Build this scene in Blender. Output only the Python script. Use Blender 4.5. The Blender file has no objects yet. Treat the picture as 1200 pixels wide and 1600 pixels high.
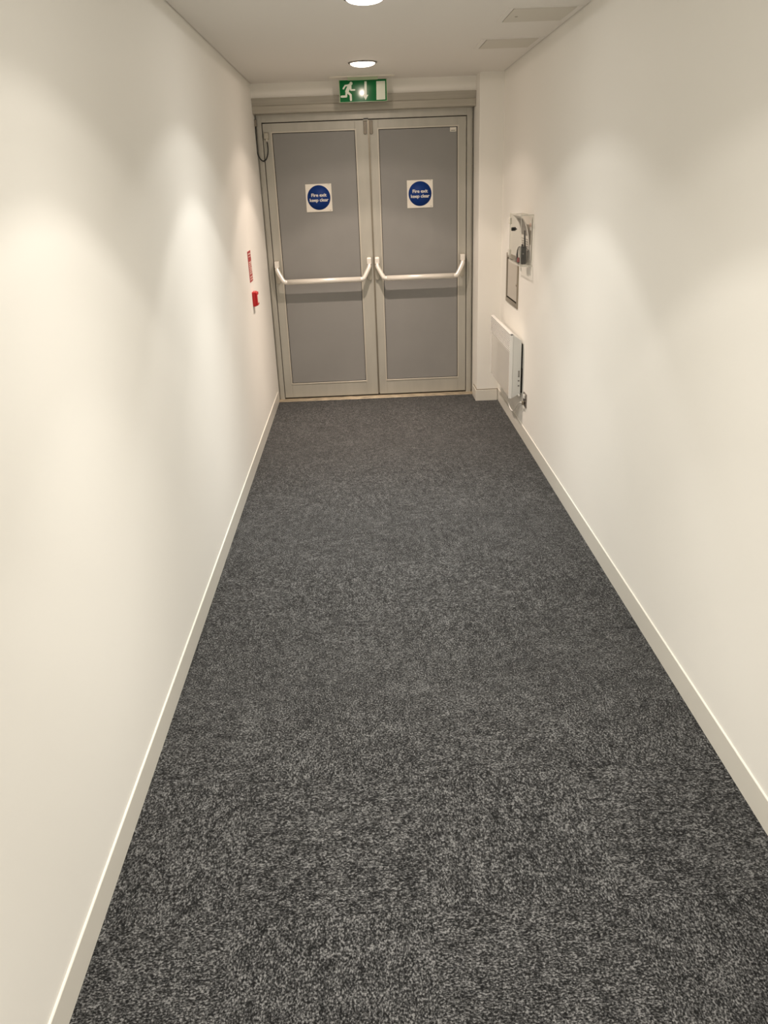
import bpy, bmesh, math
from mathutils import Vector, Matrix
C = bpy.context.scene.collection
PI = math.pi

# ---------------------------------------------------------------- plan of the corridor (metres)
# x across (0 = left wall at the doors), y along (0 = door leaves, negative towards the viewer), z up
def LX(y): return .004 - 0.0044 * y
def RX(y): return 1.8494 + 0.0038 * y
def FZ(y): return 0.0033 * y
def CZ(y): return 2.4 - 0.0028 * y
YB = -11.2
PX = 1.671          # left face of the wall pier
PY = -0.30          # front face of the wall pier

# ---------------------------------------------------------------- materials
def new_mat(name):
    m = bpy.data.materials.new(name); m.use_nodes = True
    return m, m.node_tree, m.node_tree.nodes, m.node_tree.links
def bsdf(m): return m.node_tree.nodes['Principled BSDF']
def mat(name, col, rough=.5, metal=0., spec=.5, coat=0., bump=None, var=None):
    m, nt, N, L = new_mat(name)
    b = bsdf(m)
    b.inputs['Base Color'].default_value = (*col, 1)
    b.inputs['Roughness'].default_value = rough
    b.inputs['Metallic'].default_value = metal
    b.inputs['Specular IOR Level'].default_value = spec
    b.inputs['Coat Weight'].default_value = coat
    b.inputs['Coat Roughness'].default_value = .08
    tc = N.new('ShaderNodeTexCoord')
    if bump:
        sc, st, stretch = bump
        mp = N.new('ShaderNodeMapping'); mp.inputs['Scale'].default_value = stretch
        n = N.new('ShaderNodeTexNoise'); n.inputs['Scale'].default_value = sc; n.inputs['Detail'].default_value = 4
        bp = N.new('ShaderNodeBump'); bp.inputs['Strength'].default_value = st; bp.inputs['Distance'].default_value = .002
        L.new(tc.outputs['Object'], mp.inputs[0]); L.new(mp.outputs[0], n.inputs['Vector'])
        L.new(n.outputs[0], bp.inputs['Height']); L.new(bp.outputs[0], b.inputs['Normal'])
    if var:
        sc, amt, stretch = var
        mp = N.new('ShaderNodeMapping'); mp.inputs['Scale'].default_value = stretch
        n = N.new('ShaderNodeTexNoise'); n.inputs['Scale'].default_value = sc; n.inputs['Detail'].default_value = 3
        r = N.new('ShaderNodeMapRange')
        r.inputs['From Min'].default_value = .3; r.inputs['From Max'].default_value = .7
        r.inputs['To Min'].default_value = 1 - amt; r.inputs['To Max'].default_value = 1 + amt
        mx = N.new('ShaderNodeVectorMath'); mx.operation = 'SCALE'; mx.inputs[0].default_value = col
        L.new(tc.outputs['Object'], mp.inputs[0]); L.new(mp.outputs[0], n.inputs['Vector'])
        L.new(n.outputs[0], r.inputs[0]); L.new(r.outputs[0], mx.inputs['Scale']); L.new(mx.outputs[0], b.inputs['Base Color'])
    return m

M = {}
M['wall'] = mat('wall_paint', (.86, .845, .80), .55, spec=.3, bump=(90, .08, (1, 1, 1)))
M['ceil'] = mat('ceiling_paint', (.82, .795, .755), .7, spec=.2, bump=(70, .06, (1, 1, 1)))
M['base'] = mat('baseboard_gloss', (.72, .695, .63), .28, spec=.5)
M['dark'] = mat('dark_gap', (.012, .010, .008), .8, spec=.1)
M['alu'] = mat('anodised_aluminium', (.47, .455, .405), .42, metal=.25, bump=(30, .05, (1, 1, .03)), var=(5, .05, (3, 3, .6)))
M['alu_h'] = mat('anodised_aluminium_header', (.40, .375, .32), .45, metal=.25, var=(5, .07, (.5, 3, 14)))
M['bead'] = mat('glazing_bead_aluminium', (.58, .545, .475), .35, metal=.25)
M['panel'] = mat('grey_panel', (.262, .258, .25), .36, spec=.5, var=(3, .04, (1, 1, 1)))
M['silver'] = mat('satin_silver', (.90, .86, .80), .33, metal=.3)
M['silver_plate'] = mat('satin_silver_plate', (.48, .45, .38), .35, metal=.4)
M['bolt'] = mat('bolt_cover_grey', (.24, .21, .17), .4, metal=.3)
M['thresh'] = mat('threshold_metal', (.40, .34, .25), .45, metal=.5, var=(14, .35, (1, 4, 1)))
M['white'] = mat('white_plastic', (.82, .80, .76), .35)
M['sign_white'] = mat('sign_white', (.84, .80, .72), .4)
M['blue'] = mat('sign_blue', (.004, .035, .20), .55, spec=.25)
M['green'] = mat('sign_green', (.0, .14, .032), .12, spec=.2)
M['sign_pale'] = mat('sign_pale', (.66, .72, .60), .3)
M['acr_green'] = mat('green_tinted_edge', (.42, .52, .34), .2)
M['red'] = mat('call_point_red', (.50, .005, .008), .35)
M['red_n'] = mat('notice_red', (.42, .035, .04), .4)
M['pink'] = mat('notice_pale', (.72, .52, .46), .4)
M['black'] = mat('black_plastic', (.012, .013, .012), .4)
M['grey_m'] = mat('grey_marking', (.16, .15, .14), .5)
M['steel'] = mat('brushed_steel', (.33, .29, .23), .35, metal=.7, bump=(60, .05, (1, 1, 12)))
M['hatch'] = mat('hatch_grey', (.52, .48, .42), .35, metal=.1)
M['heat'] = mat('heater_white', (.80, .79, .76), .3)
M['heat_p'] = mat('heater_front_panel', (.62, .60, .56), .22, coat=.3)
M['heat_side'] = mat('heater_side_grey', (.66, .66, .63), .35)
M['chrome'] = mat('chrome', (.30, .27, .25), .2, metal=.85)
M['rim'] = mat('downlight_rim', (.30, .29, .28), .25, metal=.8)
M['paper'] = mat('paper_white', (.80, .77, .73), .5)
M['paper_g'] = mat('paper_grey_band', (.27, .25, .23), .5)
M['access'] = mat('access_panel_paint', (.66, .63, .56), .5, spec=.3)

m, nt, N, L = new_mat('lens_glow')
e = N.new('ShaderNodeEmission'); e.inputs[0].default_value = (1, .93, .84, 1); e.inputs[1].default_value = 7.5
L.new(e.outputs[0], N['Material Output'].inputs[0]); N.remove(N['Principled BSDF']); M['lens'] = m
m, nt, N, L = new_mat('lens_glow_warm')
e = N.new('ShaderNodeEmission'); e.inputs[0].default_value = (1, .86, .72, 1); e.inputs[1].default_value = 7.5
L.new(e.outputs[0], N['Material Output'].inputs[0]); N.remove(N['Principled BSDF']); M['lens_w'] = m

def acrylic(name, tint, opac, body):
    m, nt, N, L = new_mat(name)
    N.remove(N['Principled BSDF'])
    t = N.new('ShaderNodeBsdfTransparent'); t.inputs[0].default_value = (*tint, 1)
    g = N.new('ShaderNodeBsdfGlossy'); g.inputs['Roughness'].default_value = .04
    d = N.new('ShaderNodeBsdfDiffuse'); d.inputs[0].default_value = (*body, 1)
    lw = N.new('ShaderNodeLayerWeight'); lw.inputs[0].default_value = .5
    pw = N.new('ShaderNodeMath'); pw.operation = 'POWER'; pw.inputs[1].default_value = 5; L.new(lw.outputs['Facing'], pw.inputs[0])
    fr = N.new('ShaderNodeMath'); fr.operation = 'MULTIPLY_ADD'; fr.inputs[1].default_value = .30; fr.inputs[2].default_value = .02; L.new(pw.outputs[0], fr.inputs[0])
    a = N.new('ShaderNodeMixShader'); b = N.new('ShaderNodeMixShader'); b.inputs[0].default_value = opac
    L.new(fr.outputs[0], a.inputs[0]); L.new(t.outputs[0], a.inputs[1]); L.new(g.outputs[0], a.inputs[2])
    L.new(a.outputs[0], b.inputs[1]); L.new(d.outputs[0], b.inputs[2]); L.new(b.outputs[0], N['Material Output'].inputs[0])
    return m
M['acr'] = acrylic('clear_acrylic', (.975, .975, .965), .02, (.8, .78, .72))
M['acr_e'] = acrylic('acrylic_edge', (.8, .8, .78), .55, (.86, .84, .78))

# carpet: loop pile heather in quarter-turned tiles
def carpet():
    m, nt, N, L = new_mat('grey_loop_carpet'); b = bsdf(m)
    b.inputs['Roughness'].default_value = .95; b.inputs['Specular IOR Level'].default_value = .08
    b.inputs['Sheen Weight'].default_value = .12; b.inputs['Sheen Roughness'].default_value = .5
    tc = N.new('ShaderNodeTexCoord')
    def noise(sc, stretch, det=2, rough=.6):
        mp = N.new('ShaderNodeMapping'); mp.inputs['Scale'].default_value = stretch
        n = N.new('ShaderNodeTexNoise'); n.inputs['Scale'].default_value = sc; n.inputs['Detail'].default_value = det
        n.inputs['Roughness'].default_value = rough
        L.new(tc.outputs['Object'], mp.inputs[0]); L.new(mp.outputs[0], n.inputs['Vector']); return n.outputs[0]
    def math_(op, a, c=None, v=None):
        n = N.new('ShaderNodeMath'); n.operation = op; L.new(a, n.inputs[0])
        if c is not None: L.new(c, n.inputs[1])
        if v is not None: n.inputs[1].default_value = v
        return n.outputs[0]
    def mixf(f, a, c):
        n = N.new('ShaderNodeMix'); n.data_type = 'FLOAT'
        if isinstance(f, float): n.inputs[0].default_value = f
        else: L.new(f, n.inputs[0])
        L.new(a, n.inputs[2]); L.new(c, n.inputs[3]); return n.outputs[0]
    chk = N.new('ShaderNodeTexChecker'); chk.inputs['Scale'].default_value = 2.0
    mp = N.new('ShaderNodeMapping'); mp.inputs['Location'].default_value = (.13, .21, .003)
    L.new(tc.outputs['Object'], mp.inputs[0]); L.new(mp.outputs[0], chk.inputs['Vector'])
    ax = noise(215, (.66, 1, 1)); ay = noise(215, (1, .66, 1))
    tuft = mixf(chk.outputs['Fac'], ax, ay)
    mid = mixf(chk.outputs['Fac'], noise(42, (.7, 1, 1), 3), noise(42, (1, .55, 1), 3))
    fine = noise(420, (1, 1, 1), 1)
    big = noise(5, (1, 1, 1), 3)
    v = N.new('ShaderNodeTexVoronoi'); v.inputs['Scale'].default_value = 190; v.feature = 'F1'
    L.new(tc.outputs['Object'], v.inputs['Vector'])
    s = math_('MULTIPLY', tuft, v=.76)
    s = math_('ADD', s, math_('MULTIPLY', mid, v=.22))
    s = math_('ADD', s, math_('MULTIPLY', fine, v=.22))
    s = math_('ADD', s, math_('MULTIPLY', big, v=.07))
    s = math_('SUBTRACT', s, math_('MULTIPLY', v.outputs['Distance'], v=.16))
    pit = mixf(chk.outputs['Fac'], noise(75, (.45, 1, 1), 2), noise(75, (1, .45, 1), 2))
    pr = N.new('ShaderNodeMapRange'); L.new(pit, pr.inputs[0]); pr.inputs['From Min'].default_value = .56; pr.inputs['From Max'].default_value = .72
    pr.inputs['To Min'].default_value = 0; pr.inputs['To Max'].default_value = .075
    s = math_('SUBTRACT', s, pr.outputs[0])
    cr = N.new('ShaderNodeValToRGB'); L.new(s, cr.inputs[0]); E = cr.color_ramp.elements
    E[0].position = .40; E[0].color = (.0035, .0036, .0038, 1)
    E[1].position = .70; E[1].color = (.166, .166, .165, 1)
    x = E.new(.47); x.color = (.0086, .0086, .0086, 1)
    x = E.new(.545); x.color = (.031, .0312, .0314, 1)
    x = E.new(.61); x.color = (.069, .0695, .0697, 1)
    # tile joints
    sep = N.new('ShaderNodeSeparateXYZ'); L.new(tc.outputs['Object'], sep.inputs[0])
    def joint(o, off):
        a = math_('ADD', o, v=off); a = math_('MULTIPLY', a, v=2.0); a = math_('FRACT', a)
        a = math_('SUBTRACT', a, v=.5); a = math_('ABSOLUTE', a); return math_('GREATER_THAN', a, v=.4965)
    j = math_('MAXIMUM', joint(sep.outputs[0], 20.13), joint(sep.outputs[1], 20.21))
    jm = math_('MULTIPLY', j, v=.35); inv = N.new('ShaderNodeMath'); inv.operation = 'SUBTRACT'; inv.inputs[0].default_value = 1; L.new(jm, inv.inputs[1])
    mx = N.new('ShaderNodeVectorMath'); mx.operation = 'SCALE'
    L.new(cr.outputs[0], mx.inputs[0]); L.new(inv.outputs[0], mx.inputs['Scale']); L.new(mx.outputs[0], b.inputs['Base Color'])
    bp = N.new('ShaderNodeBump'); bp.inputs['Strength'].default_value = .5; bp.inputs['Distance'].default_value = .004
    L.new(s, bp.inputs['Height']); L.new(bp.outputs[0], b.inputs['Normal'])
    return m
M['carpet'] = carpet()

# ---------------------------------------------------------------- mesh helpers
class MB:
    def __init__(s): s.bm = bmesh.new(); s.mats = []
    def mi(s, m):
        if m not in s.mats: s.mats.append(m)
        return s.mats.index(m)
    def box(s, a, b, m=None, bev=0, seg=2):
        t = bmesh.new(); bmesh.ops.create_cube(t, size=1)
        for v in t.verts:
            v.co = Vector([a[i] + (b[i] - a[i]) * (v.co[i] + .5) for i in range(3)])
        if bev: bmesh.ops.bevel(t, geom=t.edges[:], offset=bev, segments=seg, profile=.5, affect='EDGES')
        s.add(t, m); return s
    def add(s, t, m=None, mx=None, smooth=False):
        k = s.mi(m) if m else 0
        if mx: bmesh.ops.transform(t, matrix=mx, verts=t.verts[:])
        vm = {v: s.bm.verts.new(v.co) for v in t.verts}
        for f in t.faces:
            try: nf = s.bm.faces.new([vm[v] for v in f.verts])
            except ValueError: continue
            nf.material_index = k; nf.smooth = smooth or f.smooth
        t.free()
    def prism(s, pts, axis, a, b, m=None, bev=0):
        # pts: 2-D polygon in the two other axes; extruded along axis from a to b
        o = [i for i in range(3) if i != axis]; t = bmesh.new()
        def mk(w):
            r = []
            for p in pts:
                c = [0, 0, 0]; c[o[0]], c[o[1]] = p; c[axis] = w; r.append(t.verts.new(c))
            return r
        A, B = mk(a), mk(b); n = len(pts)
        t.faces.new(A); t.faces.new(B[::-1])
        for i in range(n): t.faces.new([A[i], B[i], B[(i + 1) % n], A[(i + 1) % n]][::-1])
        bmesh.ops.recalc_face_normals(t, faces=t.faces[:])
        if bev: bmesh.ops.bevel(t, geom=t.edges[:], offset=bev, segments=2, profile=.5, affect='EDGES')
        s.add(t, m); return s
    def hexa(s, P, m=None, bev=0):
        # 8 points: bottom 4 ccw, top 4 ccw
        t = bmesh.new(); v = [t.verts.new(p) for p in P]
        for f in [(0, 1, 2, 3), (4, 5, 6, 7), (0, 1, 5, 4), (1, 2, 6, 5), (2, 3, 7, 6), (3, 0, 4, 7)]: t.faces.new([v[i] for i in f])
        bmesh.ops.recalc_face_normals(t, faces=t.faces[:])
        if bev: bmesh.ops.bevel(t, geom=t.edges[:], offset=bev, segments=2, profile=.5, affect='EDGES')
        s.add(t, m); return s
    def tube(s, pts, r, m=None, seg=12, sx=1, sy=1):
        pts = [Vector(p) for p in pts]; t = bmesh.new(); rings = []
        up = Vector((0, 0, 1)); d0 = (pts[1] - pts[0]).normalized()
        if abs(d0.dot(up)) > .9: up = Vector((0, 1, 0))
        nrm = (up - d0 * up.dot(d0)).normalized()
        for i, p in enumerate(pts):
            d = (pts[min(i + 1, len(pts) - 1)] - pts[max(i - 1, 0)]).normalized()
            nrm = (nrm - d * nrm.dot(d)).normalized(); bn = d.cross(nrm)
            k = 1
            if 0 < i < len(pts) - 1:
                c = (pts[i] - pts[i - 1]).normalized().dot((pts[i + 1] - pts[i]).normalized()); k = 1
            rr = r[i] if isinstance(r, (list, tuple)) else r
            rings.append([t.verts.new(p + (nrm * math.cos(2 * PI * j / seg) * sx + bn * math.sin(2 * PI * j / seg) * sy) * rr * k) for j in range(seg)])
        for a, b in zip(rings, rings[1:]):
            for j in range(seg): t.faces.new([a[j], a[(j + 1) % seg], b[(j + 1) % seg], b[j]])
        t.faces.new(rings[0]); t.faces.new(rings[-1])
        bmesh.ops.recalc_face_normals(t, faces=t.faces[:])
        for f in t.faces: f.smooth = len(f.verts) == 4
        s.add(t, m); return s
    def lathe(s, prof, c, m=None, seg=48, axis='z'):
        t = bmesh.new(); rings = []
        for r, h in prof:
            ring = []
            for j in range(seg):
                a = 2 * PI * j / seg; p = (r * math.cos(a), r * math.sin(a), h)
                if axis == 'y': p = (p[0], h, p[1])
                if axis == 'x': p = (h, p[0], p[1])
                ring.append(t.verts.new(Vector(p) + Vector(c)))
            rings.append(ring)
        for a, b in zip(rings, rings[1:]):
            for j in range(seg): t.faces.new([a[j], a[(j + 1) % seg], b[(j + 1) % seg], b[j]])
        if prof[0][0] > 1e-5 and False: t.faces.new(rings[0])
        bmesh.ops.remove_doubles(t, verts=t.verts[:], dist=1e-6)
        bmesh.ops.recalc_face_normals(t, faces=t.faces[:])
        for f in t.faces: f.smooth = True
        s.add(t, m); return s
    def obj(s, name, m=None, parent=None, loc=(0, 0, 0), world=True):
        me = bpy.data.meshes.new(name)
        if loc != (0, 0, 0): bmesh.ops.translate(s.bm, vec=-Vector(loc), verts=s.bm.verts[:])
        s.bm.normal_update(); s.bm.to_mesh(me); s.bm.free()
        if m: me.materials.append(m)
        for q in s.mats: me.materials.append(M[q])
        o = bpy.data.objects.new(name, me); C.objects.link(o); o.location = loc
        if parent:
            o.parent = parent; o.location = Vector(loc) - wl(parent)
        return o
def wl(o):
    v = Vector((0, 0, 0))
    while o: v = v + o.location; o = o.parent
    return v
def part(name, mb, m, parent, label=None):
    w = wl(parent)
    o = mb.obj(name, M[m] if m else None, None, tuple(w)); o.parent = parent; o.location = (0, 0, 0)
    if label: o['label'] = label
    return o
def empty(name, loc):
    o = bpy.data.objects.new(name, None); C.objects.link(o); o.location = loc; o.empty_display_size = .05
    return o
def tag(o, label, cat, group=None):
    o['label'] = label; o['category'] = cat
    if group: o['group'] = group
    return o
def struct(name, mb, m, loc=(0, 0, 0)):
    o = mb.obj(name, M[m] if m else None, None, loc); o['kind'] = 'structure'; return o
def text_mesh(body, size, bold=0.0, depth=.0004):
    cu = bpy.data.curves.new('t', 'FONT'); cu.body = body; cu.size = size; cu.align_x = 'CENTER'; cu.align_y = 'CENTER'
    cu.extrude = depth; cu.offset = bold; cu.space_character = .94; cu.resolution_u = 4
    o = bpy.data.objects.new('t', cu); C.objects.link(o); bpy.context.view_layer.update()
    dg = bpy.context.evaluated_depsgraph_get(); me = bpy.data.meshes.new_from_object(o.evaluated_get(dg))
    bpy.data.objects.remove(o); t = bmesh.new(); t.from_mesh(me); bpy.data.meshes.remove(me); return t

# ---------------------------------------------------------------- the setting
y0, y1 = YB, .12
b = MB(); b.hexa([(-.12, y0, FZ(y0) - .1), (2.0, y0, FZ(y0) - .1), (2.0, -.085, -.1), (-.12, -.085, -.1),
                  (-.12, y0, FZ(y0)), (2.0, y0, FZ(y0)), (2.0, -.085, FZ(-.085)), (-.12, -.085, FZ(-.085))])
struct('floor', b, 'carpet')
g = .006
b = MB(); b.hexa([(LX(y0) + g, y0, CZ(y0)), (RX(y0) - g, y0, CZ(y0)), (RX(y1) - g, y1, CZ(y1)), (LX(y1) + g, y1, CZ(y1)),
                  (LX(y0) + g, y0, CZ(y0) + .012), (RX(y0) - g, y0, CZ(y0) + .012), (RX(y1) - g, y1, CZ(y1) + .012), (LX(y1) + g, y1, CZ(y1) + .012)])
b.hexa([(-.12, y0, CZ(y0) + .012), (2, y0, CZ(y0) + .012), (2, y1, CZ(y1) + .012), (-.12, y1, CZ(y1) + .012),
        (-.12, y0, CZ(y0) + .1), (2, y0, CZ(y0) + .1), (2, y1, CZ(y1) + .1), (-.12, y1, CZ(y1) + .1)])
struct('ceiling', b, 'ceil')
b = MB(); b.prism([(-.12, y0), (LX(y0), y0), (LX(y1), y1), (-.12, y1)], 2, -.12, 2.5); struct('wall_left', b, 'wall')
b = MB(); b.prism([(2.0, y0), (RX(y0), y0), (RX(y1), y1), (2.0, y1)], 2, -.12, 2.5); struct('wall_right', b, 'wall')
b = MB(); b.box((-.12, y0 - .1, -.12), (2.0, y0, 2.5)); struct('wall_back', b, 'wall')
b = MB(); b.box((0, -.10, 2.303), (PX, .12, 2.46)); b.box((-.12, .09, -.12), (2.0, .14, 2.5), 'dark')  # bulkhead, plus a dark sheet added behind the doors to blacken the gaps
o = struct('wall_front', b, None)
o.data.materials.clear(); o.data.materials.append(M['wall']); o.data.materials.append(M['dark'])
for p in o.data.polygons: p.material_index = 0 if p.center.z > 2.3 and p.center.y < .13 and abs(p.center.x - .8355) < .9 and p.center.y < .13 and p.center.z < 2.47 and not (p.center.y > .085 and p.center.y < .12) else 1
b = MB(); b.box((PX, PY, -.1), (1.9, .12, 2.46), bev=.0015, seg=1); struct('wall_pier', b, 'wall')

# baseboards: flat face, small rounded top
def base_prof(T, H): return [(0, -.03), (T, -.03), (T, H - .002), (T - .0015, H), (0, H)]
def baseboard(name, side, ya, yb, H):
    T = .0056; b = MB(); t = bmesh.new(); R = []
    for y in (ya, yb):
        if side < 0: R.append([t.verts.new((LX(y) + x, y, FZ(y) + z)) for x, z in base_prof(T, H)])
        else: R.append([t.verts.new((RX(y) - x, y, FZ(y) + z)) for x, z in base_prof(T, H)])
    n = len(R[0]); t.faces.new(R[0]); t.faces.new(R[1][::-1])
    for i in range(n): t.faces.new([R[0][i], R[1][i], R[1][(i + 1) % n], R[0][(i + 1) % n]])
    bmesh.ops.recalc_face_normals(t, faces=t.faces[:]); b.add(t)
    return struct(name, b, 'base')
baseboard('baseboard_left', -1, YB, -.10, .0935)
baseboard('baseboard_right', 1, YB, PY - .002, .0955)
b = MB(); z = FZ(PY)
b.prism([(PX - .012, -.115), (PX - .012, PY - .012), (RX(PY) - .012, PY - .012), (RX(PY) - .012, PY + .001), (PX + .001, PY + .001), (PX + .001, -.115)], 2, -.03, .088, bev=.0015)
b.prism([(PX - .006, -.115), (PX - .006, PY - .006), (RX(PY) - .006, PY - .006), (RX(PY) - .006, PY + .001), (PX + .001, PY + .001), (PX + .001, -.115)], 2, .087, .0945, 'grey_m')  # darker strip along the top stands in for the shadow groove
o = struct('baseboard_pier', b, None); o.data.materials.clear(); o.data.materials.append(M['base']); o.data.materials.append(M['steel'])
for p in o.data.polygons: p.material_index = 1 if p.center.z > .0885 else 0

# door frame, header, threshold
b = MB()
b.box((.014, -.006, 0), (.052, .07, 2.215), bev=.002)
b.box((1.6165, -.006, 0), (1.657, .07, 2.215), bev=.002)
b.box((.052, -.006, 2.147), (1.6165, .07, 2.215), bev=.002)
b.box((.022, -.009, .02), (.03, -.005, 2.19)); b.box((1.642, -.009, .02), (1.649, -.005, 2.19))
b.box((.002, .018, 0), (.0142, .07, 2.215)); b.box((1.6568, .030, 0), (PX - .001, .07, 2.215))
o = struct('trim_1', b, 'alu'); o['label'] = 'grey aluminium frame around the double doors'
b = MB(); b.box((.002, -.112, 2.20), (PX - .001, -.002, 2.252), bev=.003); b.hexa([(.002, -.105, 2.250), (PX - .001, -.105, 2.250), (PX - .001, -.002, 2.250), (.002, -.002, 2.250), (.002, -.120, 2.3028), (PX - .001, -.120, 2.3028), (PX - .001, -.002, 2.3028), (.002, -.002, 2.3028)], bev=.0015)
o = struct('trim_2', b, 'alu_h'); o['label'] = 'grey metal header box above the double doors'
b = MB(); b.box((LX(0) + .002, -.088, -.02), (PX - .001, .075, .003), bev=.0015, seg=1); b.box((.01, -.062, .001), (1.66, -.052, .0065), bev=.001, seg=1); b.box((.01, -.02, .001), (1.66, -.008, .005), bev=.001, seg=1)
o = struct('trim_3', b, 'thresh'); o['label'] = 'worn metal threshold strip under the double doors'

# ---------------------------------------------------------------- door leaves
ZB, ZT = .014, 2.141
def leaf(name, xa, xb, pa, pb, label):
    loc = (xa, 0, ZB)
    b = MB(); bv = .0018
    z1, z2 = .137, 2.073
    b.box((xa, 0, ZB), (pa - .001, .045, ZT), bev=bv); b.box((pb + .001, 0, ZB), (xb, .045, ZT), bev=bv)
    b.box((pa - .001, .0004, ZB), (pb + .001, .045, z1 - .001), bev=.001); b.box((pa - .001, .0004, z2 + .001), (pb + .001, .045, ZT), bev=.001)
    d = b.obj(name, M['alu'], None, loc); d['kind'] = 'structure'; d['label'] = label
    b = MB(); b.box((pa - .004, .012, z1 - .004), (pb + .004, .03, z2 + .004)); part('gasket', b, 'dark', d)
    b = MB(); b.box((pa + .0035, .006, z1 + .0035), (pb - .0035, .028, z2 - .0035), bev=.0008, seg=1); part('infill_panel', b, 'panel', d, 'flat mid grey infill panel')
    b = MB(); w = .011
    for q in [((pa - w, -.003, z1 - w), (pa, .004, z2 + w)), ((pb, -.003, z1 - w), (pb + w, .004, z2 + w)),
              ((pa, -.003, z1 - w), (pb, .004, z1)), ((pa, -.003, z2), (pb, .004, z2 + w))]: b.box(*q, bev=.001, seg=1)
    part('glazing_bead', b, 'bead', d)
    return d
dl = leaf('door_1', .057, .862, .1265, .758, 'left leaf of the grey aluminium double doors')
dr = leaf('door_2', .870, 1.6115, .9390, 1.5434, 'right leaf of the grey aluminium double doors')
b = MB(); b.box((.8565, -.004, ZB + .012), (.8605, .002, ZT - .002)); b.box((.862, .012, ZB + .01), (.874, .04, ZT))
part('meeting_seal', b, 'steel', dl)
b = MB(); b.box((.8735, -.003, ZB + .01), (.8785, .002, ZT - .1), bev=.001, seg=1); part('meeting_bead', b, 'alu', dr)
def bolt(x, parent):
    b = MB(); b.prism([(x - .0125, 2.046), (x - .008, 2.041), (x + .008, 2.041), (x + .0125, 2.046), (x + .0125, 2.134), (x - .0125, 2.134)], 1, -.011, .001, bev=.003)
    part('bolt_cover', b, 'bolt', parent, 'dark grey bolt cover at the top of the leaf')
bolt(.837, dl); bolt(.8835, dr)
b = MB(); b.box((.822, -.016, 2.137), (.862, .0, 2.141), 'silver_plate'); b.box((.828, -.014, 2.141), (.864, .002, 2.152), 'black'); part('top_catch', b, None, dl, 'small black catch with a silver lip')

# push bars
def push_bar(parent, xl, xr, tl, tr, zc=1.118, zbar=.9835):
    # xl,xr: centres of the pivot blocks; tl,tr: ends of the straight tube
    root = empty('push_bar', (0, 0, 0)); root.parent = parent; root.location = Vector((xl, 0, zc)) - wl(parent)
    for x in (xl, xr):
        b = MB(); b.prism([(x - .0175, .985), (x - .012, .966), (x + .012, .966), (x + .0175, .985), (x + .0175, 1.146), (x - .0175, 1.146)], 1, -.022, .0, bev=.004)
        part('back_plate', b, 'silver_plate', root)
    for x, tx in ((xl, tl), (xr, tr)):
        s = 1 if tx > x else -1
        b = MB(); b.box((x - .018, -.062, 1.094), (x + .018, -.018, 1.143), bev=.004)
        ypos = -.085
        cur = [(x, -.046, 1.100), (x, -.054, 1.080), (x + s * .005, -.060, 1.066), (x + s * .018, -.069, 1.042), (x + s * .036, -.080, 1.010),
               (x + s * .046, ypos - .001, .993), (x + s * .056, ypos, zbar + .0025), (x + s * .068, ypos, zbar), (tx, ypos, zbar)]
        b.tube(cur, [.0170, .0172, .0175, .0175, .0175, .018, .0188, .0195, .0195], seg=16, sx=1, sy=1)
        part('pivot_arm', b, 'silver', root)
        b = MB(); b.box((x - .0185, -.063, 1.0925), (x + .0185, -.02, 1.0945)); part('pivot_joint', b, 'grey_m', root)
    b = MB(); b.tube([(tl - .002, -.085, zbar), (tr + .002, -.085, zbar)], .0208, seg=24, sx=1, sy=.85); part('cross_bar', b, 'silver', root)
    root['label'] = 'bright silver push bar across the leaf'
    return root
push_bar(dl, .083, .8255, .160, .750)
push_bar(dr, .890, 1.5790, .965, 1.505)

# door contact cable loop at top left
o = empty('door_contact', (.06, -.02, 2.03))
tag(o, 'small grey boxes joined by a looped dark cable at the top left door corner', 'door contact')
b = MB(); b.box((.003, -.045, 2.122), (.021, -.015, 2.168), bev=.002); part('contact_box', b, 'bolt', o)
b = MB(); b.box((.066, -.024, 2.034), (.098, -.003, 2.078), bev=.003); part('contact_box', b, 'silver_plate', o)
b = MB(); b.box((.063, -.004, 2.031), (.101, .001, 2.081)); part('box_gasket', b, 'bolt', o)
pts = []
for i in range(25):
    a = i / 24
    P = [(.010, -.034, 2.122), (.002, -.034, 2.02), (.006, -.036, 1.95), (.020, -.036, 1.905), (.044, -.036, 1.882), (.068, -.034, 1.893), (.084, -.03, 1.93), (.088, -.02, 1.98), (.082, -.014, 2.036)]
    f = a * (len(P) - 1); k = min(int(f), len(P) - 2); u = f - k
    p0, p1, p2, p3 = [Vector(P[min(max(k + d, 0), len(P) - 1)]) for d in (-1, 0, 1, 2)]
    pts.append(.5 * ((2 * p1) + (p2 - p0) * u + (2 * p0 - 5 * p1 + 4 * p2 - p3) * u * u + (3 * p1 - p0 - 3 * p2 + p3) * u ** 3))
pts = [Vector((max(p.x, .0065), p.y, p.z)) for p in pts]
b = MB(); b.tube(pts, .0048, seg=10); part('cable', b, 'black', o)
b = MB(); b.box((.076, -.02, 2.012), (.090, -.006, 2.035), bev=.002); part('cable_gland', b, 'bead', o)

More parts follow.
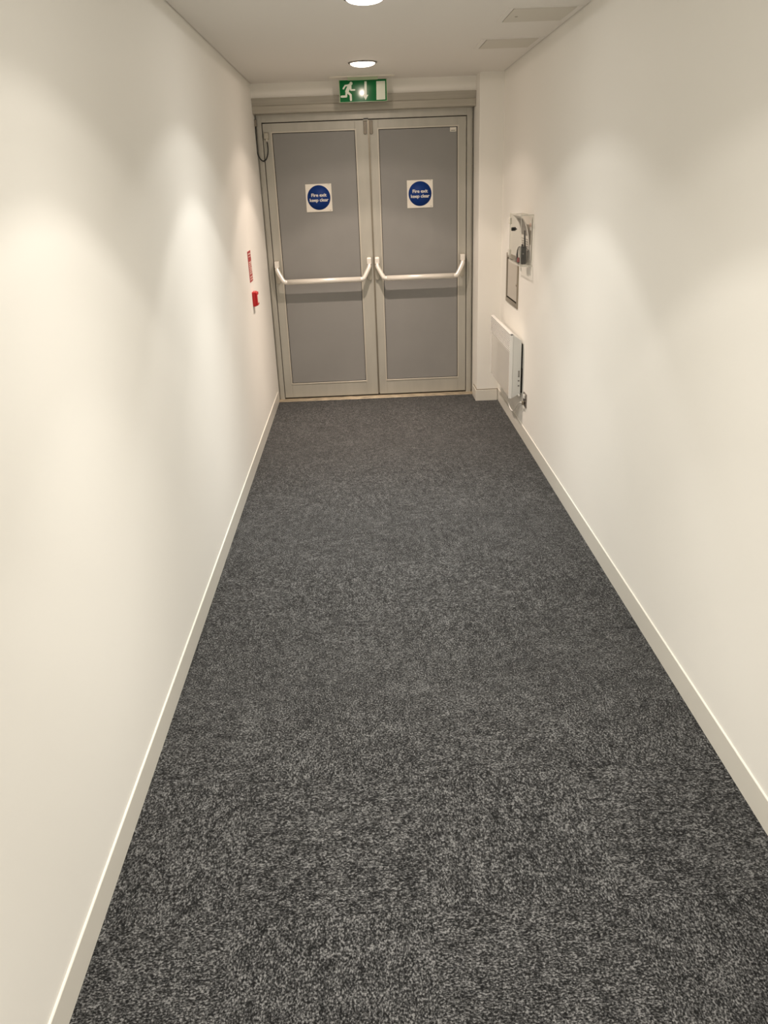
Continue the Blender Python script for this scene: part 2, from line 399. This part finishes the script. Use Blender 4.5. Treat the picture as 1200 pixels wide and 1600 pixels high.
# ---------------------------------------------------------------- fire exit signs on the doors
def fire_sign(x0, label):
    z0, s = 1.502, .2035; o = MB().box((x0, -.0012, z0), (x0 + s, .0062, z0 + s), bev=.0005, seg=1).obj('fire_exit_sign', M['sign_white'], None, (x0 + s / 2, 0, z0))
    tag(o, label, 'sign', 'fire exit keep clear signs')
    cx, cz = x0 + s / 2, z0 + s / 2 + .002
    b = MB(); b.lathe([(0, -.0018), (.0905, -.0018), (.0905, -.001), (0, -.001)], (cx, 0, cz), seg=64, axis='y'); d = part('disc', b, 'blue', o, 'blue disc')
    b = MB(); RX90 = Matrix.Rotation(PI / 2, 4, 'X')
    for body, dz, wd in (('Fire exit', .0175, .119), ('keep clear', -.0185, .147)):
        t = text_mesh(body, .034, .0006); xs_ = [v.co.x for v in t.verts]; k_ = wd / (max(xs_) - min(xs_)); bmesh.ops.scale(t, vec=(k_, 1, 1), verts=t.verts[:])
        b.add(t, None, Matrix.Translation((cx, -.0021, cz + dz)) @ RX90)
    part('lettering', b, 'sign_white', o, 'white words Fire exit keep clear')
    for q in [((x0 + s - .022, -.0015, z0 + .008), (x0 + s - .010, -.001, z0 + .0105)), ((x0 + s - .028, -.0015, z0 + s - .006), (x0 + s - .012, -.001, z0 + s - .0045))]:
        b = MB(); b.box(*q); part('small_print', b, 'grey_m', o)
fire_sign(.3505, 'white square sign with blue disc, FIRE EXIT KEEP CLEAR, on the left door panel')
fire_sign(1.1465, 'white square sign with blue disc, FIRE EXIT KEEP CLEAR, on the right door panel')
o = MB().box((1.487, .0045, 2.039), (1.5345, .0065, 2.068)).obj('sticker', M['sign_white'], None, (1.51, .005, 2.04))
tag(o, 'small white label sticker in the top right corner of the right door panel', 'sticker')
b = MB(); b.box((1.494, .0038, 2.045), (1.528, .0046, 2.0495)); part('printed_line', b, 'grey_m', o)

# ---------------------------------------------------------------- emergency exit sign under the ceiling
SY = -.30; X0, X1, Z0, Z1 = .664, .998, 2.2405, 2.3775
o = empty('exit_sign', ((X0 + X1) / 2, SY, CZ(SY))); tag(o, 'green running man exit sign with down arrow hanging from the ceiling before the doors', 'exit sign')
b = MB(); b.box((.592, SY - .035, CZ(SY) - .006), (1.057, SY + .035, CZ(SY) + .002), bev=.002); part('ceiling_plate', b, 'sign_white', o)
b = MB(); b.box((X0 + .06, SY - .012, Z1 - .002), (X1 - .06, SY + .012, CZ(SY) - .004), bev=.001, seg=1); part('mounting_strip', b, 'acr_green', o)
b = MB(); b.box((X0 - .005, SY - .001, Z0 - .003), (X1 + .005, SY + .010, Z1 + .003), bev=.001, seg=1); part('clear_edge', b, 'acr_green', o)
b = MB(); b.box((X0, SY - .004, Z0), (X1, SY, Z1), bev=.0008, seg=1); face = part('sign_face', b, 'green', o, 'glossy green sign face')
def uv(px, py):
    # picture of the sign 865 wide 402 high
    u = (px - 120 - (py - 195) * .055) / 862; v = (py - 195 + (px - 120) * .044) / 400
    return X0 + u * (X1 - X0), Z1 - v * (Z1 - Z0)
CNT = [0]
def stroke(b, pts, w):
    P = [Vector((uv(*p)[0], uv(*p)[1])) for p in pts]; r = w * .5 * (X1 - X0) / 862
    for a, c in zip(P, P[1:]):
        d = (c - a).normalized(); n = Vector((-d.y, d.x)); poly = []
        k0 = math.atan2(n.y, n.x)
        for i in range(9): t = k0 + PI * i / 8; poly.append((a.x + r * math.cos(t), a.y + r * math.sin(t)))
        for i in range(9): t = k0 + PI + PI * i / 8; poly.append((c.x + r * math.cos(t), c.y + r * math.sin(t)))
        CNT[0] += 1; b.prism(poly, 1, SY - .0046 - .00004 * CNT[0], SY - .0038)
b = MB()
stroke(b, [(335, 243), (337, 245)], 54)
stroke(b, [(308, 285), (262, 395)], 62)
stroke(b, [(300, 275), (228, 288), (196, 342)], 28)
stroke(b, [(330, 285), (333, 366), (402, 364)], 27)
stroke(b, [(256, 395), (250, 486), (165, 490)], 36)
stroke(b, [(272, 405), (332, 458), (338, 550)], 38)
part('running_figure', b, 'sign_pale', o)
b = MB(); b.prism([uv(582, 205), (uv(622, 205)), uv(628, 455), uv(585, 455)], 1, SY - .0048, SY - .0038); b.prism([uv(560, 455), uv(658, 452), uv(610, 552)], 1, SY - .0048, SY - .0038); part('arrow', b, 'sign_pale', o)
b = MB(); b.prism([uv(800, 200), uv(962, 192), uv(975, 535), uv(812, 545)], 1, SY - .0048, SY - .0038); part('door_symbol', b, 'sign_pale', o)

# ---------------------------------------------------------------- downlights
def downlight(y, warm, label, seen=True):
    x = .828; z = CZ(y); o = empty('downlight', (x, y, z)); tag(o, label, 'ceiling light', 'round ceiling downlights along the corridor')
    b = MB(); b.lathe([(.0775, .004), (.0925, .004), (.0930, -.002), (.089, -.0065), (.082, -.0075), (.0775, -.006), (.0775, .004)], (x, y, z), seg=64); part('trim_ring', b, 'rim', o)
    prof = [(.0785, -.001)] + [(.0785 * math.cos(a), -.006 - .020 * math.sin(a)) for a in [PI / 2 * k / 8 for k in range(9)]]
    b = MB(); b.lathe(prof, (x, y, z), seg=64); part('lens', b, 'lens_w' if warm else 'lens', o)
    return x, z
BEAM = [(0, 1.0), (12, 0.9412), (20, 0.7353), (28, 0.4706), (36, 0.2647), (43, 0.1971), (46.5, 0.1801), (50.5, 0.0868), (56, 0.0632), (59, 0.0574), (64.5, 0.0191), (72, 0.014), (80, 0.0118), (90, 0.0088)]
def spot(x, y, z, power, col, rad=.016):
    l = bpy.data.lights.new('downlight_beam', 'SPOT'); l.energy = power; l.color = col; l.spot_size = math.radians(180); l.spot_blend = .02
    l.shadow_soft_size = rad; l.use_nodes = True; nt = l.node_tree; N = nt.nodes; L = nt.links
    em = N['Emission']; ge = N.new('ShaderNodeNewGeometry'); sx = N.new('ShaderNodeSeparateXYZ'); L.new(ge.outputs['Incoming'], sx.inputs[0])
    ab = N.new('ShaderNodeMath'); ab.operation = 'ABSOLUTE'; L.new(sx.outputs['Z'], ab.inputs[0])
    ac = N.new('ShaderNodeMath'); ac.operation = 'ARCCOSINE'; L.new(ab.outputs[0], ac.inputs[0])
    dv = N.new('ShaderNodeMath'); dv.operation = 'DIVIDE'; dv.inputs[1].default_value = PI / 2; L.new(ac.outputs[0], dv.inputs[0])
    cr = N.new('ShaderNodeValToRGB'); L.new(dv.outputs[0], cr.inputs[0]); E = cr.color_ramp.elements
    E[0].position = 0; E[1].position = 1
    for k, (a, v) in enumerate(BEAM):
        e = E[0] if k == 0 else (E[len(E) - 1] if k == len(BEAM) - 1 else E.new(a / 90)); e.color = (v, v, v, 1)
    L.new(cr.outputs[0], em.inputs['Strength'])
    ob = bpy.data.objects.new('downlight_beam', l); C.objects.link(ob); ob.location = (x, y, z - .0275 - rad)
SP = 1.865
COL = [(1, .825, .69), (1, .975, .92), (1, .945, .86), (1, .93, .85), (1, .93, .82), (1, .93, .82)]
PW = [368, 345, 312, 400, 385, 350]
LB = ['round white-glowing ceiling downlight nearest the exit sign', 'round white-glowing ceiling downlight at the top edge of the photo'] + ['round ceiling downlight further along the corridor, behind the viewer'] * 4
for k in range(6):
    y = -.98 - SP * k
    x, z = downlight(y, k == 0, LB[k])
    spot(x, y, z, PW[k], COL[k])

# ---------------------------------------------------------------- ceiling access panels by the right wall
def access(ya, yb, lock, label):
    yc = (ya + yb) / 2; z = CZ(yc); xa, xb = 1.482, 1.826
    o = empty('ceiling_access_panel', ((xa + xb) / 2, yc, z)); tag(o, label, 'access panel', 'access panels in the ceiling by the right wall')
    w = .026
    b = MB()
    for q in [((xa, ya, z - .0035), (xa + w, yb, z + .002)), ((xb - w, ya, z - .0035), (xb, yb, z + .002)), ((xa + w, ya, z - .0035), (xb - w, ya + .008, z + .002)), ((xa + w, yb - .008, z - .0035), (xb - w, yb, z + .002))]: b.box(*q, bev=.001, seg=1)
    part('panel_frame', b, 'ceil', o)
    b = MB(); b.box((xa + w - .001, ya + .006, z - .0012), (xb - w + .001, yb - .006, z + .0015)); part('shadow_gap', b, 'grey_m', o)
    b = MB(); b.box((xa + w + .003, ya + .012, z - .005), (xb - w - .003, yb - .012, z + .0012), bev=.0008, seg=1); part('hatch_door', b, 'access', o)
    if lock:
        b = MB(); b.lathe([(0, -.0065), (.007, -.0065), (.008, -.0045), (.008, -.002)], (xa + w + .045, (ya + yb) / 2 + .02, z), seg=20); part('hatch_lock', b, 'steel', o)
access(-2.52, -2.175, True, 'cream square access panel with a small round lock, by the right wall, at the top of the photo')
access(-1.70, -1.36, False, 'plain cream square access panel in the ceiling by the right wall, nearer the doors')

# ---------------------------------------------------------------- left wall: notice and call point
x = LX(-1.09); o = MB().box((x - .001, -1.162, 1.108), (x + .003, -1.018, 1.306), bev=.0005, seg=1).obj('fire_notice', M['red_n'], None, (x, -1.09, 1.108))
tag(o, 'narrow-looking red fire notice on the left wall above the red call point', 'sign')
b = MB(); b.box((x + .002, -1.152, 1.158), (x + .0038, -1.028, 1.238))
part('text_area', b, 'pink', o)
b = MB()
for k in range(6): b.box((x + .003, -1.145, 1.166 + k * .012), (x + .0045, -1.035 - (k % 3) * .018, 1.171 + k * .012))
part('text_lines', b, 'red_n', o)
for za, zb_ in ((1.284, 1.292), (1.268, 1.273), (1.136, 1.143), (1.120, 1.126)):
    b = MB(); b.box((x + .002, -1.148, za), (x + .0038, -1.032, zb_)); part('heading_bar', b, 'pink', o)
o = empty('call_point', (LX(-1.08), -1.08, .945)); tag(o, 'small red fire alarm call point box on the left wall below the notice', 'call point')
x = LX(-1.08)
b = MB(); b.box((x - .001, -1.127, .945), (x + .024, -1.035, 1.040), bev=.004); part('housing', b, 'red', o)
b = MB(); b.box((x + .023, -1.124, .949), (x + .034, -1.038, 1.036), bev=.004); part('front_cover', b, 'red', o)
b = MB(); b.box((x + .033, -1.108, .965), (x + .0355, -1.054, 1.018), bev=.001, seg=1); part('press_plate', b, 'sign_white', o)

# ---------------------------------------------------------------- right wall: clear cabinet with radio
ya, yb, za, zb_ = -1.50, -1.115, 1.181, 1.478; xw = RX(-1.3); xf = 1.764
o = empty('acrylic_cabinet', (xw, -1.3, za)); tag(o, 'clear acrylic wall box holding a black radio on the right wall', 'cabinet')
T = .004
def sheet(b, a, c, thin):
    t = bmesh.new(); bmesh.ops.create_cube(t, size=1)
    for v in t.verts: v.co = Vector([a[i] + (c[i] - a[i]) * (v.co[i] + .5) for i in range(3)])
    ka, ke = b.mi('acr'), b.mi('acr_e'); t.normal_update()
    vm = {v: b.bm.verts.new(v.co) for v in t.verts}
    for f in t.faces:
        nf = b.bm.faces.new([vm[v] for v in f.verts]); nf.material_index = ka if abs(f.normal[thin]) > .5 else ke
    t.free()
b = MB()
sheet(b, (xf + T, ya, za), (xw, ya + T, zb_), 1)
sheet(b, (xf, ya, zb_ - T), (xw, yb, zb_), 2); sheet(b, (xf, ya - .003, za - .006), (xw, yb, za), 2)
b.box((xf - .001, ya - .001, zb_ - .001), (xf + .005, yb, zb_ + .004), 'acr_e'); b.box((xf + .005, ya - .001, zb_ - .001), (xw, ya + .004, zb_ + .004), 'acr_e'); b.box((xf + .003, ya - .004, za - .008), (xw, ya + .004, za - .001), 'acr_e')
part('case', b, None, o)
b = MB(); sheet(b, (xf + T, yb - T, za), (xw, yb, zb_ - .001), 1); part('side_panel', b, None, o)
b = MB(); sheet(b, (xf, ya + .001, za + .001), (xf + T, yb - .001, zb_ - .001), 0)
fr = part('front_door', b, None, o)
for zz in (1.232, 1.432):
    b = MB(); b.box((xf - .004, yb - .02, zz - .02), (xf + .010, yb + .03, zz + .02), bev=.002); part('hinge', b, 'acr_e', fr)
b = MB(); b.lathe([(0, -.016), (.010, -.016), (.0115, -.012), (.0115, .012), (0, .012)], (xf, -1.265, 1.388), seg=20, axis='x'); b.box((xf - .003, -1.285, 1.384), (xf + .016, -1.262, 1.392)); part('cam_lock', b, 'black', fr)
# leaflet bent in an arc inside the case
o = empty('curved_leaflet', (1.81, -1.2, za)); tag(o, 'white printed leaflet bent in an arc inside the clear wall box', 'leaflet')
P = [(1.778, 1.468), (1.796, 1.452), (1.812, 1.425), (1.824, 1.39), (1.831, 1.35), (1.835, 1.305), (1.8355, 1.26), (1.833, 1.22), (1.829, 1.186)]
def leaf_strip(i0, i1, ya_, yb_, off, th=.0008):
    b = MB(); t = bmesh.new(); R = []
    for x_, z_ in P[i0:i1 + 1]:
        R.append([t.verts.new((x_ + off, ya_, z_)), t.verts.new((x_ + off + th, ya_, z_)), t.verts.new((x_ + off + th, yb_, z_)), t.verts.new((x_ + off, yb_, z_))])
    for a, c in zip(R, R[1:]):
        for j in range(4): t.faces.new([a[j], a[(j + 1) % 4], c[(j + 1) % 4], c[j]])
    t.faces.new(R[0]); t.faces.new(R[-1]); bmesh.ops.recalc_face_normals(t, faces=t.faces[:]); b.add(t); return b
part('sheet', leaf_strip(0, 8, -1.42, -1.15, 0), 'paper', o)
part('dark_band', leaf_strip(1, 4, -1.38, -1.19, -.001), 'paper_g', o, 'dark grey printed band')
b = MB()
for k in range(6): b.box((1.8305, -1.39, 1.255 + k * .014), (1.8335, -1.19, 1.259 + k * .014))
part('table_lines', b, 'paper_g', o)
part('lower_band', leaf_strip(6, 8, -1.38, -1.22, -.0015), 'paper_g', o)
# a printed card standing at the back of the box
o = MB().box((1.8385, -1.47, 1.20), (1.8395, -1.16, 1.462)).obj('printed_card', M['paper'], None, (1.839, -1.3, 1.2))
tag(o, 'pale card with faint red print against the wall inside the clear box', 'card')
b = MB(); b.box((1.8375, -1.455, 1.405), (1.8386, -1.40, 1.428)); part('red_print', b, 'pink', o)
b = MB(); b.box((1.8375, -1.455, 1.30), (1.8386, -1.42, 1.385)); part('grey_print', b, 'steel', o)
# radio
o = empty('two_way_radio', (1.80, -1.41, za)); tag(o, 'black handheld radio with upright stub antenna standing in the clear wall box', 'radio')
b = MB(); b.hexa([(1.7855, -1.435, za + .0005), (1.8165, -1.435, za + .0005), (1.8165, -1.375, za + .0005), (1.7855, -1.375, za + .0005),
                  (1.782, -1.437, za + .108), (1.817, -1.437, za + .108), (1.817, -1.373, za + .108), (1.782, -1.373, za + .108)], bev=.003); part('body', b, 'black', o)
b = MB(); b.tube([(1.808, -1.425, za + .105), (1.806, -1.425, za + .15), (1.804, -1.424, za + .205)], [.0062, .0056, .0048], seg=12); part('antenna', b, 'black', o)
b = MB(); b.lathe([(0, .016), (.006, .016), (.0065, 0), (0, 0)], (1.798, -1.392, za + .106), seg=16); part('volume_knob', b, 'black', o)
b = MB(); b.box((1.791, -1.4385, za + .06), (1.800, -1.4355, za + .070), bev=.001, seg=1); part('side_badge', b, 'grey_m', o)
# charger / pouch with red and black parts
o = empty('keyring_pouch', (1.785, -1.33, za)); tag(o, 'small black pouch with a red tag beside the radio in the clear box', 'pouch')
b = MB(); b.box((1.7725, -1.37, za + .001), (1.795, -1.30, za + .036), bev=.010, seg=3); part('pouch', b, 'black', o)
b = MB(); b.hexa([(1.7705, -1.376, za + .010), (1.791, -1.378, za + .008), (1.791, -1.355, za + .008), (1.7705, -1.36, za + .010), (1.776, -1.376, za + .040), (1.784, -1.378, za + .036), (1.784, -1.36, za + .036), (1.774, -1.365, za + .04)], bev=.003); part('tag', b, 'red_n', o, 'red tag')
b = MB(); b.tube([(1.778, -1.34, za + .03), (1.776, -1.34, za + .055), (1.778, -1.342, za + .078), (1.782, -1.345, za + .098), (1.79, -1.35, za + .105)], [.007, .0065, .005, .003, .002], seg=10); part('strap', b, 'black', o)

# wall hatch (steel frame) under the box
ya, yb, za2, zb2 = -1.06, -.605, .845, 1.19; xw = RX(-.8)
o = empty('wall_hatch', (xw, -.83, za2)); tag(o, 'recessed grey access hatch with dark steel frame on the right wall below the clear box', 'hatch')
w = .03; b = MB()
for q in [((xw - .010, ya, za2), (xw + .002, ya + w, zb2)), ((xw - .010, yb - w, za2), (xw + .002, yb, zb2)), ((xw - .010, ya + w, za2), (xw + .002, yb - w, za2 + w)), ((xw - .010, ya + w, zb2 - w), (xw + .002, yb - w, zb2))]: b.box(*q, bev=.001, seg=1)
part('steel_frame', b, 'steel', o)
b = MB(); b.box((xw - .003, ya + w - .002, za2 + w - .002), (xw + .001, yb - w + .002, zb2 - w + .002)); part('shadow_gap', b, 'dark', o)
b = MB(); b.box((xw - .006, ya + w + .012, za2 + w + .010), (xw, yb - w - .014, zb2 - w - .010), bev=.001, seg=1); part('hatch_door', b, 'hatch', o)
b = MB(); b.lathe([(0, -.009), (.008, -.009), (.009, -.004), (0, -.004)], (xw, ya + .06, 1.0), seg=18, axis='x'); part('hatch_lock', b, 'steel', o)

# ---------------------------------------------------------------- panel heater
ya, yb, za, zb_ = -1.312, -.462, .272, .720; xw = RX(-.9); xf = 1.749
o = empty('panel_heater', (xw, -.88, za)); tag(o, 'white electric panel heater with louvred top mounted low on the right wall', 'heater')
zg = .598
b = MB()
b.box((xf + .004, ya + .002, za), (xf + .022, yb - .002, zg), bev=.002)                     # front casing below the grille
b.box((xf, ya, zb_ - .012), (xf + .024, yb, zb_), bev=.003)                                # top rail
b.box((xf, ya, zg - .004), (xf + .022, ya + .010, zb_), bev=.002); b.box((xf, yb - .010, zg - .004), (xf + .022, yb, zb_), bev=.002)
b.box((xf, ya, za), (xf + .022, ya + .012, zg), bev=.002); b.box((xf, yb - .05, za + .002), (xf + .022, yb, zg), bev=.002)
part('front_casing', b, 'heat', o)
b = MB(); b.box((xf + .0015, ya + .014, za + .006), (xf + .006, yb - .055, zg - .006), bev=.001, seg=1); part('front_panel', b, 'heat_p', o, 'flat pale grey front panel')
b = MB(); n = 9
for k in range(n):
    z = zg + .003 + k * (zb_ - .013 - zg) / n
    b.box((xf - .0005, ya + .009, z), (xf + .006, yb - .009, z + .0062), bev=.0008, seg=1)
part('grille', b, 'heat', o, 'louvred grille')
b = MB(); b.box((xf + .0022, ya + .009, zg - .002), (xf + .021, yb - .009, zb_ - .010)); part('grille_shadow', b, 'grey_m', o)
b = MB(); A = xf + .0225; B = xw - .015
b.hexa([(A, ya + .001, za + .002), (A, yb - .001, za + .002), (B, yb - .012, za + .03), (B, ya + .004, za + .03),
        (A, ya + .001, zb_ - .006), (A, yb - .001, zb_ - .006), (B, yb - .012, zb_ - .05), (B, ya + .004, zb_ - .05)], bev=.003)
part('rear_casing', b, 'heat_side', o)
b = MB(); b.box((B - .001, ya + .012, za + .035), (xw, yb - .05, .475)); b.box((B - .001, ya + .03, .475), (xw, yb - .05, .64)); part('bracket_gap_shade', b, 'dark', o, 'black bracket blocks standing in for the shaded gap behind the heater')  # black bracket blocks, coloured as the shade between casing and wall
for k, z in enumerate((.425, .437, .449, .461, .395, .36)):
    b = MB(); b.box((B - .020, ya - .001, z - .004), (B - .009, ya + .004, z + .004), bev=.0015, seg=1); part('control_button', b, 'grey_m', o)
b = MB(); b.lathe([(0, -.006), (.008, -.006), (.009, .004), (0, .004)], (B - .01, ya, za + .022), seg=18, axis='y'); part('thermostat_knob', b, 'white', o)
# cable to the socket, with its plug
xs = RX(-1.43)
P = [(xs - .022, -1.430, .269), (xs - .025, -1.40, .266), (xs - .024, -1.34, .245), (xs - .022, -1.26, .208), (xs - .021, -1.19, .166), (xs - .024, -1.12, .128), (xs - .030, -1.05, .125), (xs - .035, -.98, .16), (xs - .04, -.94, .22), (xs - .045, -.93, .285)]
pts = []
for i in range(37):
    f = i / 36 * (len(P) - 1); k = min(int(f), len(P) - 2); u = f - k
    p0, p1, p2, p3 = [Vector(P[min(max(k + d, 0), len(P) - 1)]) for d in (-1, 0, 1, 2)]
    pts.append(.5 * ((2 * p1) + (p2 - p0) * u + (2 * p0 - 5 * p1 + 4 * p2 - p3) * u * u + (3 * p1 - p0 - 3 * p2 + p3) * u ** 3))
b = MB(); b.tube(pts, .0042, seg=8); cb = part('power_cable', b, 'white', o, 'white power cable')
b = MB(); b.box((xs - .026, -1.444, .256), (xs - .009, -1.418, .282), bev=.004); part('plug', b, 'steel', cb, 'small plug')
# socket
o = empty('wall_socket', (xs, -1.43, .29)); tag(o, 'single chrome wall socket with a white switch beside the heater on the right wall', 'socket')
b = MB(); b.box((xs - .008, -1.478, .245), (xs + .001, -1.385, .337), bev=.002); part('face_plate', b, 'chrome', o)
b = MB(); b.box((xs - .013, -1.440, .300), (xs - .006, -1.412, .326), bev=.0015); part('rocker_switch', b, 'white', o)

# ---------------------------------------------------------------- world, camera, view
w = bpy.data.worlds.new('world'); bpy.context.scene.world = w; w.use_nodes = True
w.node_tree.nodes['Background'].inputs[0].default_value = (.9, .85, .75, 1); w.node_tree.nodes['Background'].inputs[1].default_value = .0
f_px, yaw, pitch, roll = 1228.01, .0148, .3970, -.0392
cy, sy, cp, sp = math.cos(yaw), math.sin(yaw), math.cos(pitch), math.sin(pitch)
F = Vector((sy * cp, cy * cp, -sp)); R0 = Vector((cy, -sy, 0)); U0 = R0.cross(F)
R_ = R0 * math.cos(roll) + U0 * math.sin(roll); U_ = -R0 * math.sin(roll) + U0 * math.cos(roll)
cam = bpy.data.cameras.new('camera'); co = bpy.data.objects.new('camera', cam); C.objects.link(co)
cam.sensor_fit = 'VERTICAL'; cam.sensor_height = 36; cam.sensor_width = 27; cam.lens = 36 * f_px / 1600
cam.clip_start = .02
mw = Matrix(((R_.x, U_.x, -F.x, .768), (R_.y, U_.y, -F.y, -6.663), (R_.z, U_.z, -F.z, 1.6989), (0, 0, 0, 1)))
co.matrix_world = mw
s = bpy.context.scene; s.camera = co
s.view_settings.view_transform = 'Standard'; s.view_settings.look = 'None'; s.view_settings.gamma = 1; s.view_settings.use_curve_mapping = False
s.view_settings.exposure = -0.15
s.cycles.diffuse_bounces = 8; s.cycles.max_bounces = 14; s.cycles.transparent_max_bounces = 16
